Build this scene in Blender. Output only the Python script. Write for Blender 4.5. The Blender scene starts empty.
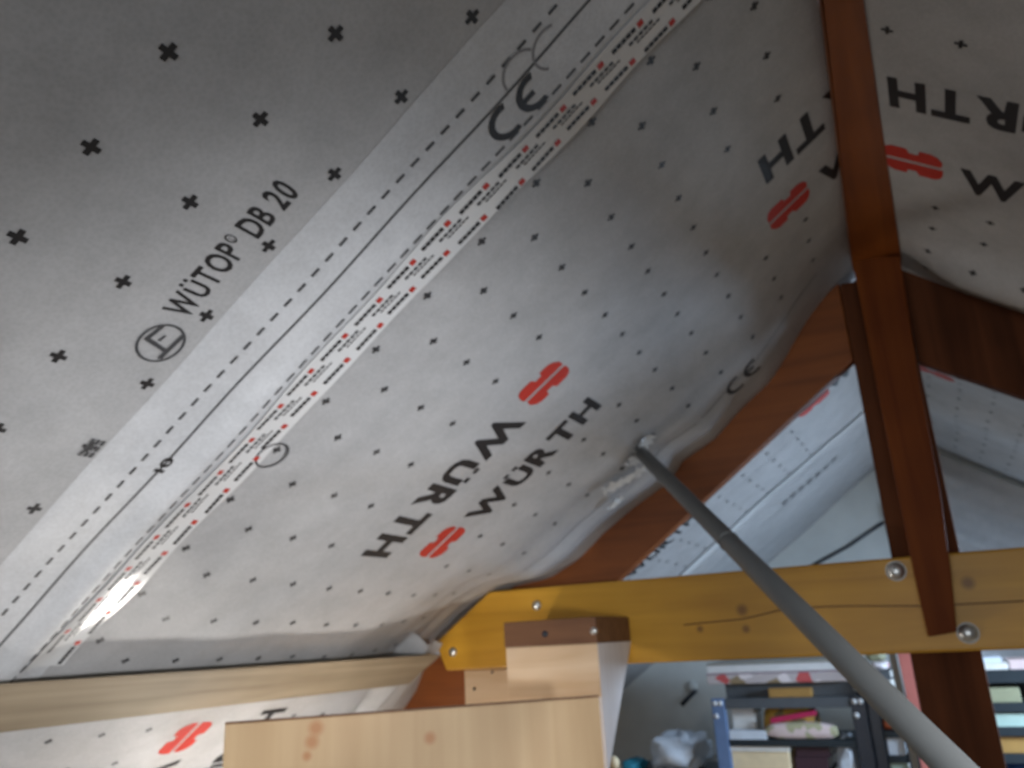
import bpy, bmesh, math, random
from mathutils import Vector, Matrix
random.seed(4)
scene = bpy.context.scene
col = scene.collection
CZ = 1.60                                   # camera height above the attic floor

# ------------------------------------------------------------------ camera
F = 803.53
RX = Vector((0.88603827, -0.18335481, -0.42581357))
RY = Vector((0.46094761, 0.25007732, 0.85146264))
RZ = Vector((-0.04963345, -0.95070624, 0.30609504))
cam = bpy.data.cameras.new('camera')
cam.sensor_width = 36.0
cam.lens = F * 36 / 1024
cam.clip_start = 0.02
cam.dof.use_dof = True
cam.dof.focus_distance = 0.35
cam.dof.aperture_fstop = 28.25 / 2.0
co = bpy.data.objects.new('camera', cam); col.objects.link(co)
co.matrix_world = Matrix((
    (RX[0], -RX[1], -RX[2], 0), (RY[0], -RY[1], -RY[2], 0), (RZ[0], -RZ[1], -RZ[2], CZ), (0, 0, 0, 1)))
scene.camera = co

# ------------------------------------------------------------------ world, exposure
vs = scene.view_settings
vs.view_transform = 'Standard'; vs.look = 'None'; vs.gamma = 1.0; vs.use_curve_mapping = False
vs.exposure = 0.0
w = bpy.data.worlds.new('sky'); scene.world = w; w.use_nodes = True
w.node_tree.nodes['Background'].inputs[0].default_value = (0.62, 0.72, 0.90, 1)
w.node_tree.nodes['Background'].inputs[1].default_value = 0.6

def area(name, loc, direction, sx, sy, power, colr):
    l = bpy.data.lights.new(name, 'AREA'); l.shape = 'RECTANGLE'; l.size = sx; l.size_y = sy
    l.energy = power; l.color = colr
    o = bpy.data.objects.new(name, l); col.objects.link(o)
    o.location = (loc[0], loc[1], loc[2] + CZ)
    o.rotation_euler = Vector(direction).to_track_quat('-Z', 'Y').to_euler()
    return o
YG, YR = 4.95, -2.6                         # far gable wall, rear gable wall
FARWIN = (0.78, 1.50, -0.45, 0.15)          # x0 x1 z0 z1
REARWIN = (-0.75, 0.75, -0.75, 0.25)
area('daylight_far_window', (1.14, YG - 0.02, -0.15), (-0.25, -1, 0.12), 0.68, 0.56, 12, (0.57, 0.76, 1.0))
area('daylight_rear_window', (0.0, YR + 0.02, -0.25), (0, 1, 0.05), 1.4, 0.9, 31, (0.88, 0.94, 1.0))
SKY = (1.05, 1.85, 2.75, 3.60)                # unseen roof window added to brighten the racks, right slope: u0 u1 v0 v1
area('fill_roof_window', (1.28, 3.18, 0.05), (-0.574, 0, -0.819), 0.80, 0.62, 88, (0.57, 0.76, 1.0))

# ------------------------------------------------------------------ helpers
def srgb(r, g, b):
    f = lambda c: (c / 255 / 12.92) if c <= 10 else ((c / 255 + .055) / 1.055) ** 2.4
    return (f(r), f(g), f(b), 1)

def newmat(name):
    m = bpy.data.materials.new(name); m.use_nodes = True
    return m, m.node_tree.nodes, m.node_tree.links, m.node_tree.nodes['Principled BSDF']

def plain(name, c, rough=0.6, metal=0.0, var=0.12, scale=30, bump=0.05):
    m, N, L, B = newmat(name)
    tc = N.new('ShaderNodeTexCoord'); nz = N.new('ShaderNodeTexNoise'); nz.inputs['Scale'].default_value = scale
    nz.inputs['Detail'].default_value = 4
    L.new(tc.outputs['Object'], nz.inputs['Vector'])
    mx = N.new('ShaderNodeMix'); mx.data_type = 'RGBA'
    mx.inputs[6].default_value = tuple(x * (1 - var) for x in c[:3]) + (1,)
    mx.inputs[7].default_value = tuple(min(1, x * (1 + var)) for x in c[:3]) + (1,)
    L.new(nz.outputs['Fac'], mx.inputs[0]); L.new(mx.outputs[2], B.inputs['Base Color'])
    B.inputs['Roughness'].default_value = rough; B.inputs['Metallic'].default_value = metal
    if bump:
        bp = N.new('ShaderNodeBump'); bp.inputs['Strength'].default_value = bump; bp.inputs['Distance'].default_value = .01
        L.new(nz.outputs['Fac'], bp.inputs['Height']); L.new(bp.outputs[0], B.inputs['Normal'])
    return m

def wood(name, c, dark, axis='x', rough=0.5, scale=1.0, knots=(), knotcol=None, spec=0.4):
    m, N, L, B = newmat(name)
    tc = N.new('ShaderNodeTexCoord'); mp = N.new('ShaderNodeMapping')
    s = [26 * scale] * 3; s['xyz'.index(axis)] = 1.6 * scale
    mp.inputs['Scale'].default_value = s
    L.new(tc.outputs['Object'], mp.inputs['Vector'])
    nz = N.new('ShaderNodeTexNoise'); nz.inputs['Scale'].default_value = 1.0; nz.inputs['Detail'].default_value = 6
    nz.inputs['Distortion'].default_value = 0.6
    L.new(mp.outputs[0], nz.inputs['Vector'])
    n2 = N.new('ShaderNodeTexNoise'); n2.inputs['Scale'].default_value = 5; L.new(tc.outputs['Object'], n2.inputs['Vector'])
    ad = N.new('ShaderNodeMath'); ad.operation = 'MULTIPLY_ADD'; ad.inputs[1].default_value = 0.5
    L.new(n2.outputs['Fac'], ad.inputs[0]); L.new(nz.outputs['Fac'], ad.inputs[2])
    rp = N.new('ShaderNodeValToRGB'); rp.color_ramp.elements[0].position = .5; rp.color_ramp.elements[1].position = .95
    rp.color_ramp.elements[0].color = dark; rp.color_ramp.elements[1].color = c
    L.new(ad.outputs[0], rp.inputs[0])
    out = rp.outputs[0]
    for (kx, ky, kz, r) in knots:
        d = N.new('ShaderNodeVectorMath'); d.operation = 'DISTANCE'; d.inputs[1].default_value = (kx, ky, kz + CZ)
        L.new(tc.outputs['Object'], d.inputs[0])
        mr = N.new('ShaderNodeMapRange'); mr.inputs[1].default_value = r * .35; mr.inputs[2].default_value = r
        mr.inputs[3].default_value = .85; mr.inputs[4].default_value = 0
        L.new(d.outputs['Value'], mr.inputs[0])
        mx = N.new('ShaderNodeMix'); mx.data_type = 'RGBA'; L.new(mr.outputs[0], mx.inputs[0]); L.new(out, mx.inputs[6])
        mx.inputs[7].default_value = knotcol or tuple(x * .4 for x in dark[:3]) + (1,)
        out = mx.outputs[2]
    L.new(out, B.inputs['Base Color'])
    bp = N.new('ShaderNodeBump'); bp.inputs['Strength'].default_value = .25; bp.inputs['Distance'].default_value = .004
    L.new(nz.outputs['Fac'], bp.inputs['Height']); L.new(bp.outputs[0], B.inputs['Normal'])
    B.inputs['Roughness'].default_value = rough; B.inputs['Specular IOR Level'].default_value = spec
    return m

def membrane_mat(name, c, rough=0.42, spec=0.5, bump=.35):
    m, N, L, B = newmat(name)
    tc = N.new('ShaderNodeTexCoord')
    vo = N.new('ShaderNodeTexVoronoi'); vo.inputs['Scale'].default_value = 190
    L.new(tc.outputs['Object'], vo.inputs['Vector'])
    nz = N.new('ShaderNodeTexNoise'); nz.inputs['Scale'].default_value = 9; nz.inputs['Detail'].default_value = 8
    nz.inputs['Roughness'].default_value = .7
    L.new(tc.outputs['Object'], nz.inputs['Vector'])
    rp = N.new('ShaderNodeValToRGB'); rp.color_ramp.elements[0].position = .3; rp.color_ramp.elements[1].position = .72
    rp.color_ramp.elements[0].color = tuple(x * .86 for x in c[:3]) + (1,); rp.color_ramp.elements[1].color = tuple(x * 1.10 for x in c[:3]) + (1,)
    L.new(nz.outputs['Fac'], rp.inputs[0])
    mx = N.new('ShaderNodeMix'); mx.data_type = 'RGBA'; mx.blend_type = 'MULTIPLY'; mx.inputs[0].default_value = .35
    L.new(rp.outputs[0], mx.inputs[6]); L.new(vo.outputs['Distance'], mx.inputs[7])
    sc = N.new('ShaderNodeMapRange'); sc.inputs[1].default_value = 0; sc.inputs[2].default_value = .8; sc.inputs[3].default_value = .75; sc.inputs[4].default_value = 1.1
    L.new(vo.outputs['Distance'], sc.inputs[0]); L.new(sc.outputs[0], mx.inputs[7])
    L.new(mx.outputs[2], B.inputs['Base Color'])
    n3 = N.new('ShaderNodeTexNoise'); n3.inputs['Scale'].default_value = 3.2; n3.inputs['Detail'].default_value = 3
    L.new(tc.outputs['Object'], n3.inputs['Vector'])
    bp = N.new('ShaderNodeBump'); bp.inputs['Strength'].default_value = bump; bp.inputs['Distance'].default_value = .03
    L.new(n3.outputs['Fac'], bp.inputs['Height']); L.new(bp.outputs[0], B.inputs['Normal'])
    B.inputs['Roughness'].default_value = rough; B.inputs['Specular IOR Level'].default_value = spec
    return m

def mesh(name, verts, faces, mat, parent=None, smooth=False, bevel=0):
    """verts in camera-height coordinates; becomes one mesh object (world coordinates in the mesh)."""
    me = bpy.data.meshes.new(name)
    me.from_pydata([(v[0], v[1], v[2] + CZ) for v in verts], [], faces); me.update()
    bm = bmesh.new(); bm.from_mesh(me)
    bmesh.ops.recalc_face_normals(bm, faces=bm.faces[:])
    if bevel:
        bmesh.ops.bevel(bm, geom=bm.edges[:], offset=bevel, segments=2, affect='EDGES', profile=.6)
    bm.to_mesh(me); bm.free()
    if smooth:
        for p in me.polygons: p.use_smooth = True
    me.materials.append(mat)
    o = bpy.data.objects.new(name, me); col.objects.link(o)
    put(o, parent)
    return o

def put(o, parent):
    if parent is None: return
    o.parent = parent
    off = Vector((0, 0, 0)); p = parent
    while p: off += Vector(p.location); p = p.parent
    o.location = -off

def thing(name, label, cat, loc, group=None):
    o = bpy.data.objects.new(name, None); col.objects.link(o)
    o.location = (loc[0], loc[1], loc[2] + CZ); o.empty_display_size = .05
    return tag(o, label, cat, group)

def tag(o, label, cat, group=None):
    o['label'] = label; o['category'] = cat
    if group: o['group'] = group
    return o

def hexa(p):
    """8 corners: 4 of one face, then the 4 opposite ones"""
    return p, [(0, 1, 2, 3), (7, 6, 5, 4), (0, 4, 5, 1), (1, 5, 6, 2), (2, 6, 7, 3), (3, 7, 4, 0)]

def box(name, x0, x1, y0, y1, z0, z1, mat, parent=None, bevel=.003):
    v, f = hexa([(x0, y0, z0), (x1, y0, z0), (x1, y0, z1), (x0, y0, z1), (x0, y1, z0), (x1, y1, z0), (x1, y1, z1), (x0, y1, z1)])
    return mesh(name, v, f, mat, parent, bevel=bevel)

def prism(name, poly, y0, y1, mat, parent=None, bevel=.004):
    """polygon in the x-z plane, given depth y0..y1"""
    n = len(poly)
    v = [(x, y0, z) for x, z in poly] + [(x, y1, z) for x, z in poly]
    f = [tuple(range(n)), tuple(range(2 * n - 1, n - 1, -1))] + [(i, n + i, n + (i + 1) % n, (i + 1) % n) for i in range(n)]
    return mesh(name, v, f, mat, parent, bevel=bevel)

def tube(name, pts, rad, mat, parent=None, seg=20, caps=True, flat=False):
    v, f = [], []
    for i, p in enumerate(pts):
        p = Vector(p)
        a = Vector(pts[max(i - 1, 0)]); b = Vector(pts[min(i + 1, len(pts) - 1)])
        d = (b - a).normalized()
        if i > 0 and (p - Vector(pts[i - 1])).length < 1e-6: d = dprev
        dprev = d
        s = d.cross(Vector((0.13, 0.2, 1))).normalized(); t = d.cross(s)
        r = rad[i] if isinstance(rad, (list, tuple)) else rad
        for k in range(seg):
            an = 2 * math.pi * k / seg
            v.append(tuple(p + s * math.cos(an) * r + t * math.sin(an) * r))
    for i in range(len(pts) - 1):
        for k in range(seg):
            f.append((i * seg + k, i * seg + (k + 1) % seg, (i + 1) * seg + (k + 1) % seg, (i + 1) * seg + k))
    if caps:
        f.append(tuple(range(seg))[::-1]); f.append(tuple((len(pts) - 1) * seg + k for k in range(seg)))
    return mesh(name, v, f, mat, parent, smooth=not flat)

def ray(px, py):
    c = Vector((px - 512, py - 384, F))
    return Vector((RX.dot(c), RY.dot(c), RZ.dot(c)))
def atY(px, py, Y):
    r = ray(px, py); return r * (Y / r[1])
def atX(px, py, X):
    r = ray(px, py); return r * (X / r[0])
def atZ(px, py, Z):
    r = ray(px, py); return r * (Z / r[2])

def smooth(a, b, x):
    t = max(0, min(1, (x - a) / (b - a))); return t * t * (3 - 2 * t)

# ------------------------------------------------------------------ the two roof slopes, u down the slope, v along the ridge
PITCH = math.radians(35.0)
RIDGE = Vector((0, 0, 0.974))
SP, CP = math.sin(PITCH), math.cos(PITCH)
U0 = 0.0733                                  # slope length from the ridge to the datum used for the printed rows
DNL, NL = Vector((-CP, 0, -SP)), Vector((SP, 0, -CP))     # downslope, inward normal
DNR, NR = Vector((CP, 0, -SP)), Vector((-SP, 0, -CP))
YT = 2.30                                    # front face of the roof truss
UMAX = (0.974 + CZ) / SP

def plane_uv(px, py, side='L', h=0.0):
    dn, n = (DNL, NL) if side == 'L' else (DNR, NR)
    r = ray(px, py); P0 = RIDGE + n * h
    P = r * (n.dot(P0) / n.dot(r))
    return (P - P0).dot(dn) - U0, P[1]

# where the sagging left membrane meets the truss rafter
EDGE = []
for p in [(840, 274), (823, 295), (804, 321), (787, 350), (769, 379), (743, 405), (714, 438), (681, 459), (670, 477), (659, 487),
          (626, 511), (600, 532), (575, 558), (546, 578), (510, 585), (473, 605), (439, 638), (422, 665), (413, 690), (400, 711)]:
    P = atY(p[0], p[1], YT) - RIDGE; P[1] = 0
    EDGE.append((P.dot(DNL) - U0, P.dot(NL)))
EDGE.sort()
def edge_h(u):
    if u <= EDGE[0][0]: return EDGE[0][1]
    for (a, ha), (b, hb) in zip(EDGE, EDGE[1:]):
        if u <= b: return ha + (hb - ha) * (u - a) / (b - a)
    return EDGE[-1][1]

def hL(u, v):
    h = .004 * math.sin(u * 5.1 + v * 2.0) * math.sin(v * 4 + .6)
    h += .0018 * math.sin(u * 17 + 5 * v) * math.sin(v * 21)
    g = smooth(1.70, 2.28, v) * (1 - smooth(2.34, 2.7, v))
    h += g * edge_h(u)
    # long folds beside the truss
    h += .0028 * math.sin(v * 55 + .8 * math.sin(u * 4)) * smooth(1.85, 2.1, v) * (1 - smooth(2.3, 2.45, v)) * smooth(.2, .7, u)
    # raised fold along the lap of the first sheet
    h += .012 * math.exp(-((v - .865) / .03) ** 2) * smooth(.7, 1.1, u)
    if v > 2.5: h += .008 * math.sin(v * 7) * math.sin(u * 6 + 1)
    return h
def hR(u, v):
    h = .005 * math.sin(u * 6 + v * 2.4) * math.sin(v * 3 + 1)
    h += .045 * math.exp(-((v - 2.16) / .10) ** 2) * smooth(0, .2, u)
    if v > 2.4: h += .014 * math.sin(v * 8.5 + u * 1.5)
    return h
def SL(u, v, h=0.0):
    P = RIDGE + DNL * (u + U0) + NL * (h + hL(u, v)); return (P[0], v, P[2])
def SR(u, v, h=0.0):
    P = RIDGE + DNR * (u + U0) + NR * (h + hR(u, v)); return (P[0], v, P[2])

def surf_uv(px, py):
    h = 0.0
    for _ in range(8):
        u, v = plane_uv(px, py, 'L', h); h = hL(u, v)
    return u, v

def sheet(name, S, u0, u1, v0, v1, h, mat, parent=None, du=.04, dv=.03):
    nu, nv = max(1, round((u1 - u0) / du)), max(1, round((v1 - v0) / dv))
    vs_ = [S(u0 + (u1 - u0) * i / nu, v0 + (v1 - v0) * j / nv, h) for i in range(nu + 1) for j in range(nv + 1)]
    fs = [(i * (nv + 1) + j, i * (nv + 1) + j + 1, (i + 1) * (nv + 1) + j + 1, (i + 1) * (nv + 1) + j) for i in range(nu) for j in range(nv)]
    me = bpy.data.meshes.new(name); me.from_pydata([(a, b, c + CZ) for a, b, c in vs_], [], fs); me.update()
    for p in me.polygons: p.use_smooth = True
    me.materials.append(mat)
    o = bpy.data.objects.new(name, me); col.objects.link(o); put(o, parent)
    return o

def print_polys(name, S, polys, h, mat, parent, cut=0.0):
    """flat print: list of uv polygons laid on a slope"""
    v, f = [], []
    for poly in polys:
        b = len(v); v += [S(u, vv, h) for u, vv in poly]; f.append(tuple(range(b, b + len(poly))))
    me = bpy.data.meshes.new(name); me.from_pydata([(a, b, c + CZ) for a, b, c in v], [], f); me.update()
    me.materials.append(mat)
    o = bpy.data.objects.new(name, me); col.objects.link(o); put(o, parent)
    if name in ('cross_marks', 'dashed_line', 'solid_line', 'printed_words', 'printed_small_words', 'red_squares', 'date_stamp', 'faint_mark'): o['kind'] = 'stuff'
    return o

def frame_uv(u0, v0, rd, up, x, y):
    """point x along the reading direction and y up, in uv"""
    return (u0 + rd[0] * x + up[0] * y, v0 + rd[1] * x + up[1] * y)

TCACHE = {}
def text_polys(txt, bold=.02):
    """one list of polygons for each character, unit width and unit cap height"""
    if (txt, bold) in TCACHE: return TCACHE[(txt, bold)]
    def get(t):
        cu = bpy.data.curves.new('t', 'FONT'); cu.body = t; cu.offset = bold; cu.resolution_u = 3
        ob = bpy.data.objects.new('t', cu); col.objects.link(ob)
        me = bpy.data.meshes.new_from_object(ob.evaluated_get(bpy.context.evaluated_depsgraph_get()))
        bpy.data.objects.remove(ob); bpy.data.curves.remove(cu)
        vv = [(x.co.x, x.co.y) for x in me.vertices]
        pol = [[vv[i] for i in p.vertices] for p in me.polygons]
        bpy.data.meshes.remove(me)
        return pol
    chars, x = [], 0.0
    for ch in txt:
        if ch == ' ': x += .30; continue
        if ch == '\u00dc':
            p = [[(a, b_ * .86) for a, b_ in r] for r in get('U')]; xs = [q[0] for r in p for q in r]
            for c_ in (.29, .71):
                m_ = min(xs) + (max(xs) - min(xs)) * c_; p.append([(m_ - .075, .66), (m_ + .075, .66), (m_ + .075, .775), (m_ - .075, .775)])
        else: p = get(ch)
        xs = [q[0] for r in p for q in r]
        sc, dy = (.45, .38) if ch == '\u00ae' else (1, 0)
        chars.append([[((a - min(xs)) * sc + x, b_ * sc + dy) for a, b_ in r] for r in p])
        x += (max(xs) - min(xs)) * sc + .085
    tot = x - .085
    TCACHE[(txt, bold)] = [[[(a / tot, b_ / .69) for a, b_ in r] for r in c] for c in chars]
    return TCACHE[(txt, bold)]
def print_text(name, S, txt, u0, v0, rd, up, length, height, h, mat, parent, bold=.02):
    e = bpy.data.objects.new(name, None); col.objects.link(e)
    e.parent = parent; p0 = S(u0, v0, h)
    e.location = Vector((p0[0], p0[1], p0[2] + CZ)) - Vector(parent.location)
    for c in text_polys(txt, bold):
        print_polys('letter', S, [[frame_uv(u0, v0, rd, up, x * length, y * height) for x, y in p] for p in c], h, mat, e)
    return e

def logo_polys(u0, v0, rd, up, L, H):
    """two notched halves either side of a slit that runs along the reading direction"""
    a = [(0, .55), (.97, .55), (1.0, .74), (.92, .92), (.80, 1.0), (.62, 1.0), (.60, .84), (.45, .84), (.41, 1.0), (.15, 1.0), (.05, .92), (0, .76)]
    b = [(0, .45), (0, .24), (.08, .08), (.17, 0), (.38, 0), (.40, .16), (.55, .16), (.59, 0), (.86, 0), (.95, .08), (1.0, .26), (1.0, .45)]
    return [[frame_uv(u0, v0, rd, up, x * L, y * H) for x, y in p] for p in (a, b)]

UPS, DWN, FAR, NEAR = (-1, 0), (1, 0), (0, 1), (0, -1)

# ------------------------------------------------------------------ materials
M = {}
M['memb'] = membrane_mat('grey_membrane', (.455, .457, .465), rough=.58, bump=.18, spec=.30)
M['lap'] = membrane_mat('pale_lap_band', (.60, .615, .64), rough=.48, bump=.18, spec=.4)
M['tape'] = plain('clear_white_tape', (.70, .71, .72), rough=.12, var=.06, bump=.02)
M['ink'] = plain('black_ink', (.018, .018, .021), rough=.5, bump=0)
M['inkgrey'] = plain('grey_ink', (.06, .062, .068), rough=.5, bump=0)
M['inkmid'] = plain('worn_black_ink', (.035, .036, .040), rough=.5, bump=0)
M['inkfaint'] = plain('faint_grey_ink', (.25, .25, .265), rough=.5, bump=0)
M['red'] = plain('red_ink', (.50, .034, .022), rough=.5, bump=0)
M['redwood'] = wood('red_stained_wood', (.185, .048, .008, 1), (.10, .022, .004, 1), 'z', rough=.6, spec=.12)
M['redwood_x'] = wood('red_stained_rafter', (.29, .085, .016, 1), (.16, .042, .008, 1), 'x', rough=.5, scale=.8)
M['redwood_y'] = wood('red_stained_ridge', (.24, .066, .010, 1), (.12, .028, .005, 1), 'y', rough=.45)
M['dkwood'] = wood('dark_brown_wood', (.12, .040, .016, 1), (.055, .018, .008, 1), 'z', rough=.8, spec=.12)
M['greywood'] = wood('weathered_wood', (.34, .275, .19, 1), (.20, .155, .10, 1), 'y', rough=.7)
M['pale'] = wood('pale_pine', (.70, .50, .29, 1), (.58, .38, .19, 1), 'z', rough=.55)
M['pale_x'] = wood('pale_pine_block', (.68, .52, .36, 1), (.55, .38, .23, 1), 'x', rough=.6)
M['palewhite'] = wood('whitish_planed_wood', (.72, .68, .68, 1), (.60, .55, .53, 1), 'z', rough=.6)
M['brownblock'] = wood('brown_stained_block', (.20, .095, .045, 1), (.10, .042, .02, 1), 'x', rough=.6)
M['pipe'] = plain('grey_plastic_pipe', (.105, .112, .114), rough=.45, var=.08, scale=12, bump=.01)
M['zinc'] = plain('zinc_steel', (.62, .63, .62), rough=.30, metal=.85, bump=.02)
M['washer'] = plain('dull_zinc', (.40, .40, .38), rough=.55, metal=.8, bump=.02)
M['wall'] = plain('grey_render_wall', (.60, .62, .60), rough=.9, var=.15, scale=6, bump=.3)
M['floor'] = wood('floor_boards', (.30, .20, .11, 1), (.18, .11, .06, 1), 'y', rough=.7)
M['white'] = plain('white_paint', (.75, .75, .75), rough=.5, bump=.01)
M['black'] = plain('black_metal', (.012, .018, .030), rough=.35, var=.2, bump=.02)

# ------------------------------------------------------------------ the setting
def struct(o, label=None):
    o['kind'] = 'structure'
    if label: o['label'] = label
    return o
HW = UMAX * CP + .05
FLO = struct(box('floor', -HW, HW, YR - .2, YG + .2, -CZ - .12, -CZ, M['floor'], bevel=0), 'dim wooden attic floor')

def gable(name, y0, y1, win):
    top = RIDGE[2] + .05
    z = lambda x: top - abs(x) * SP / CP
    x0, x1, z0, z1 = win
    root = bpy.data.objects.new(name, None); col.objects.link(root); root.location = (0, y0, 0); struct(root, 'grey rendered gable wall')
    prism('wall_panel', [(-HW, -CZ), (x0, -CZ), (x0, z(x0))] + ([(0, top)] if x0 > 0 else []) + [(-HW, z(HW))], y0, y1, M['wall'], root, 0)
    pts = [(x1, -CZ), (HW, -CZ), (HW, z(HW)), (x1, z(x1))]
    prism('wall_panel', pts, y0, y1, M['wall'], root, 0)
    up = [(x0, z1), (x1, z1), (x1, z(x1))] + ([(0, top)] if x0 < 0 < x1 else []) + [(x0, z(x0))]
    prism('wall_panel', up, y0, y1, M['wall'], root, 0)
    prism('wall_panel', [(x0, -CZ), (x1, -CZ), (x1, z0), (x0, z0)], y0, y1, M['wall'], root, 0)
    return root
gable('wall_far', YG, YG + .2, FARWIN)
gable('wall_rear', YR - .2, YR, REARWIN)
mg, N_, L_, B_ = newmat('window_glass'); B_.inputs['Transmission Weight'].default_value = 1; B_.inputs['Roughness'].default_value = .02
for n, (win, y) in enumerate(((FARWIN, YG + .08), (REARWIN, YR - .12)), 1):
    x0, x1, z0, z1 = win
    r = bpy.data.objects.new('window_%d' % n, None); col.objects.link(r); r.location = (x0, y, z0 + CZ); struct(r, 'white framed gable window')
    box('window_frame', x0, x0 + .05, y, y + .05, z0, z1, M['white'], r); box('window_frame', x1 - .05, x1, y, y + .05, z0, z1, M['white'], r)
    box('window_frame', x0 + .05, x1 - .05, y, y + .05, z0, z0 + .05, M['white'], r); box('window_frame', x0 + .05, x1 - .05, y, y + .05, z1 - .05, z1, M['white'], r)
    box('pane', x0 + .05, x1 - .05, y + .02, y + .026, z0 + .05, z1 - .05, mg, r, bevel=0)

def skyp(u, v, h): P = RIDGE + DNR * u + NR * h; return (P[0], v, P[2])
r = bpy.data.objects.new('window_3', None); col.objects.link(r); r.location = (1.28, 3.18, .05 + CZ); struct(r, 'unseen white framed roof window added in the right slope to light the racks')
u0_, u1_, v0_, v1_ = SKY
for (a0, a1, b0, b1) in ((u0_ - .05, u0_, v0_ - .05, v1_ + .05), (u1_, u1_ + .05, v0_ - .05, v1_ + .05), (u0_, u1_, v0_ - .05, v0_), (u0_, u1_, v1_, v1_ + .05)):
    v, f = hexa([skyp(a0, b0, .005), skyp(a1, b0, .005), skyp(a1, b1, .005), skyp(a0, b1, .005), skyp(a0, b0, .05), skyp(a1, b0, .05), skyp(a1, b1, .05), skyp(a0, b1, .05)])
    mesh('window_frame', v, f, M['white'], r, bevel=.003)
v, f = hexa([skyp(u0_, v0_, .016), skyp(u1_, v0_, .016), skyp(u1_, v1_, .016), skyp(u0_, v1_, .016), skyp(u0_, v0_, .02), skyp(u1_, v0_, .02), skyp(u1_, v1_, .02), skyp(u0_, v1_, .02)])
mesh('pane', v, f, mg, r)

# ------------------------------------------------------------------ left slope: near sheet with the lap band
def root_at(name, label, S, v, group):
    p = S(2.0, v); return thing(name, label, 'membrane', (p[0], p[1], -CZ), group)
GRP = 'roof membrane strips'
shA = root_at('roof_membrane', 'grey roofing membrane strip with pale lap band, marked DB 20, upper left', SL, 0, GRP)
sheet('sheet', SL, -U0, UMAX - U0, YR, .925, .002, M['memb'], shA, du=.04, dv=.02)
sheet('lap_band', SL, -U0 + .01, 1.9, .705, .930, .0026, M['lap'], shA, du=.03, dv=.008)
def cross(u, v, s=.0102, t=.0034, rot=0.0):
    out = []
    for a in (rot, rot + math.pi / 2):
        c, n = math.cos(a), math.sin(a)
        out.append([(u + x * c - y * n, v + x * n + y * c) for x, y in ((-s, -t), (s, -t), (s, t), (-s, t))])
    return out
pol = []
for i in range(-14, 3):
    for j in range(-5, 16):
        pol += cross(.631 + .1255 * j, .436 + .1245 * i)
print_polys('cross_marks', SL, pol, .0027, M['ink'], shA)
H1 = .0033
dash = []
u = .0
while u < 1.9:
    dash.append([(u, .7695), (u + .0155, .7695), (u + .0155, .7745), (u, .7745)]); u += .0288
print_polys('dashed_line', SL, dash, H1, M['inkgrey'], shA)
seg = []
u = -.05
while u < 1.9:
    seg.append([(u, .8075), (u + .04, .8075), (u + .04, .8115), (u, .8115)])
    u += .04
print_polys('solid_line', SL, seg, H1, M['inkgrey'], shA)
dash2 = []
u = 0
while u < 1.9:
    dash2.append([(u, .873), (u + .018, .873), (u + .018, .8775), (u, .8775)]); u += .0285
print_polys('dashed_line', SL, dash2, H1, M['inkgrey'], shA)
def arc(u0, v0, rd, up, cx, cy, r0, r1, a0, a1, n=18):
    out = []
    for k in range(n):
        q = [a0 + (a1 - a0) * (k + d) / n for d in (0, 1)]
        out.append([frame_uv(u0, v0, rd, up, cx + r * math.cos(a), cy + r * math.sin(a)) for r, a in ((r0, q[0]), (r1, q[0]), (r1, q[1]), (r0, q[1]))])
    return out
def ce(S, u0, v0, rd, up, s, h, mat, parent):
    e = bpy.data.objects.new('ce_mark', None); col.objects.link(e); e.parent = parent
    p0 = S(u0, v0, h); e.location = Vector((p0[0], p0[1], p0[2] + CZ)) - Vector(parent.location)
    a0, a1 = math.radians(70), math.radians(290)
    print_polys('letter', S, arc(u0, v0, rd, up, 0, 0, .33 * s, .5 * s, a0, a1), h, mat, e)
    E_ = arc(u0, v0, rd, up, .86 * s, 0, .33 * s, .5 * s, a0, a1)
    E_.append([frame_uv(u0, v0, rd, up, .86 * s + x * s, y * s) for x, y in ((-.40, -.075), (-.02, -.075), (-.02, .075), (-.40, .075))])
    print_polys('letter', S, E_, h, mat, e)
uu, vv = plane_uv(505, 118); ce(SL, uu, vv, UPS, NEAR, .062, H1, M['ink'], shA)
uu, vv = plane_uv(186, 318); u2, _ = plane_uv(302, 193)
print_text('product_lettering', SL, 'W\u00dcTOP\u00ae DB 20', uu, vv, UPS, NEAR, uu - u2, .038, .0027, M['ink'], shA, .025)
uu, vv = plane_uv(160, 341)
P = arc(uu, vv, UPS, NEAR, 0, 0, .028, .0315, 0, 2 * math.pi, 28)
P += [[frame_uv(uu, vv, UPS, NEAR, x, y) for x, y in q] for q in (
    [(-.022, -.017), (.022, -.022), (.022, -.016), (-.022, -.010)], [(-.012, -.016), (-.006, -.016), (.003, .022), (-.003, .024)],
    [(-.002, .018), (.024, .012), (.024, .017), (-.001, .024)], [(.002, .003), (.013, .001), (.013, .004), (.002, .007)])]
print_polys('round_emblem', SL, P, .0039, M['inkgrey'], shA)
uu, vv = plane_uv(170, 467); print_text('small_numerals', SL, '10', uu + .012, .818, UPS, NEAR, .032, .016, H1, M['ink'], shA, .03)
uu, vv = plane_uv(92, 447)
print_polys('date_stamp', SL, [[frame_uv(uu, vv, UPS, NEAR, x, y) for x, y in ((a, b), (a + .010, b), (a + .010, b + .006), (a, b + .006))] for a in (-.018, -.006, .006) for b in (-.011, -.003, .005)], H1, M['inkgrey'], shA)
uu, vv = plane_uv(520, 70)
print_polys('faint_mark', SL, arc(uu, vv, UPS, NEAR, 0, 0, .028, .032, .5, 3.2) + arc(uu, vv, UPS, NEAR, .05, -.01, .028, .032, 1, 4), H1, M['inkfaint'], shA)

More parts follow.
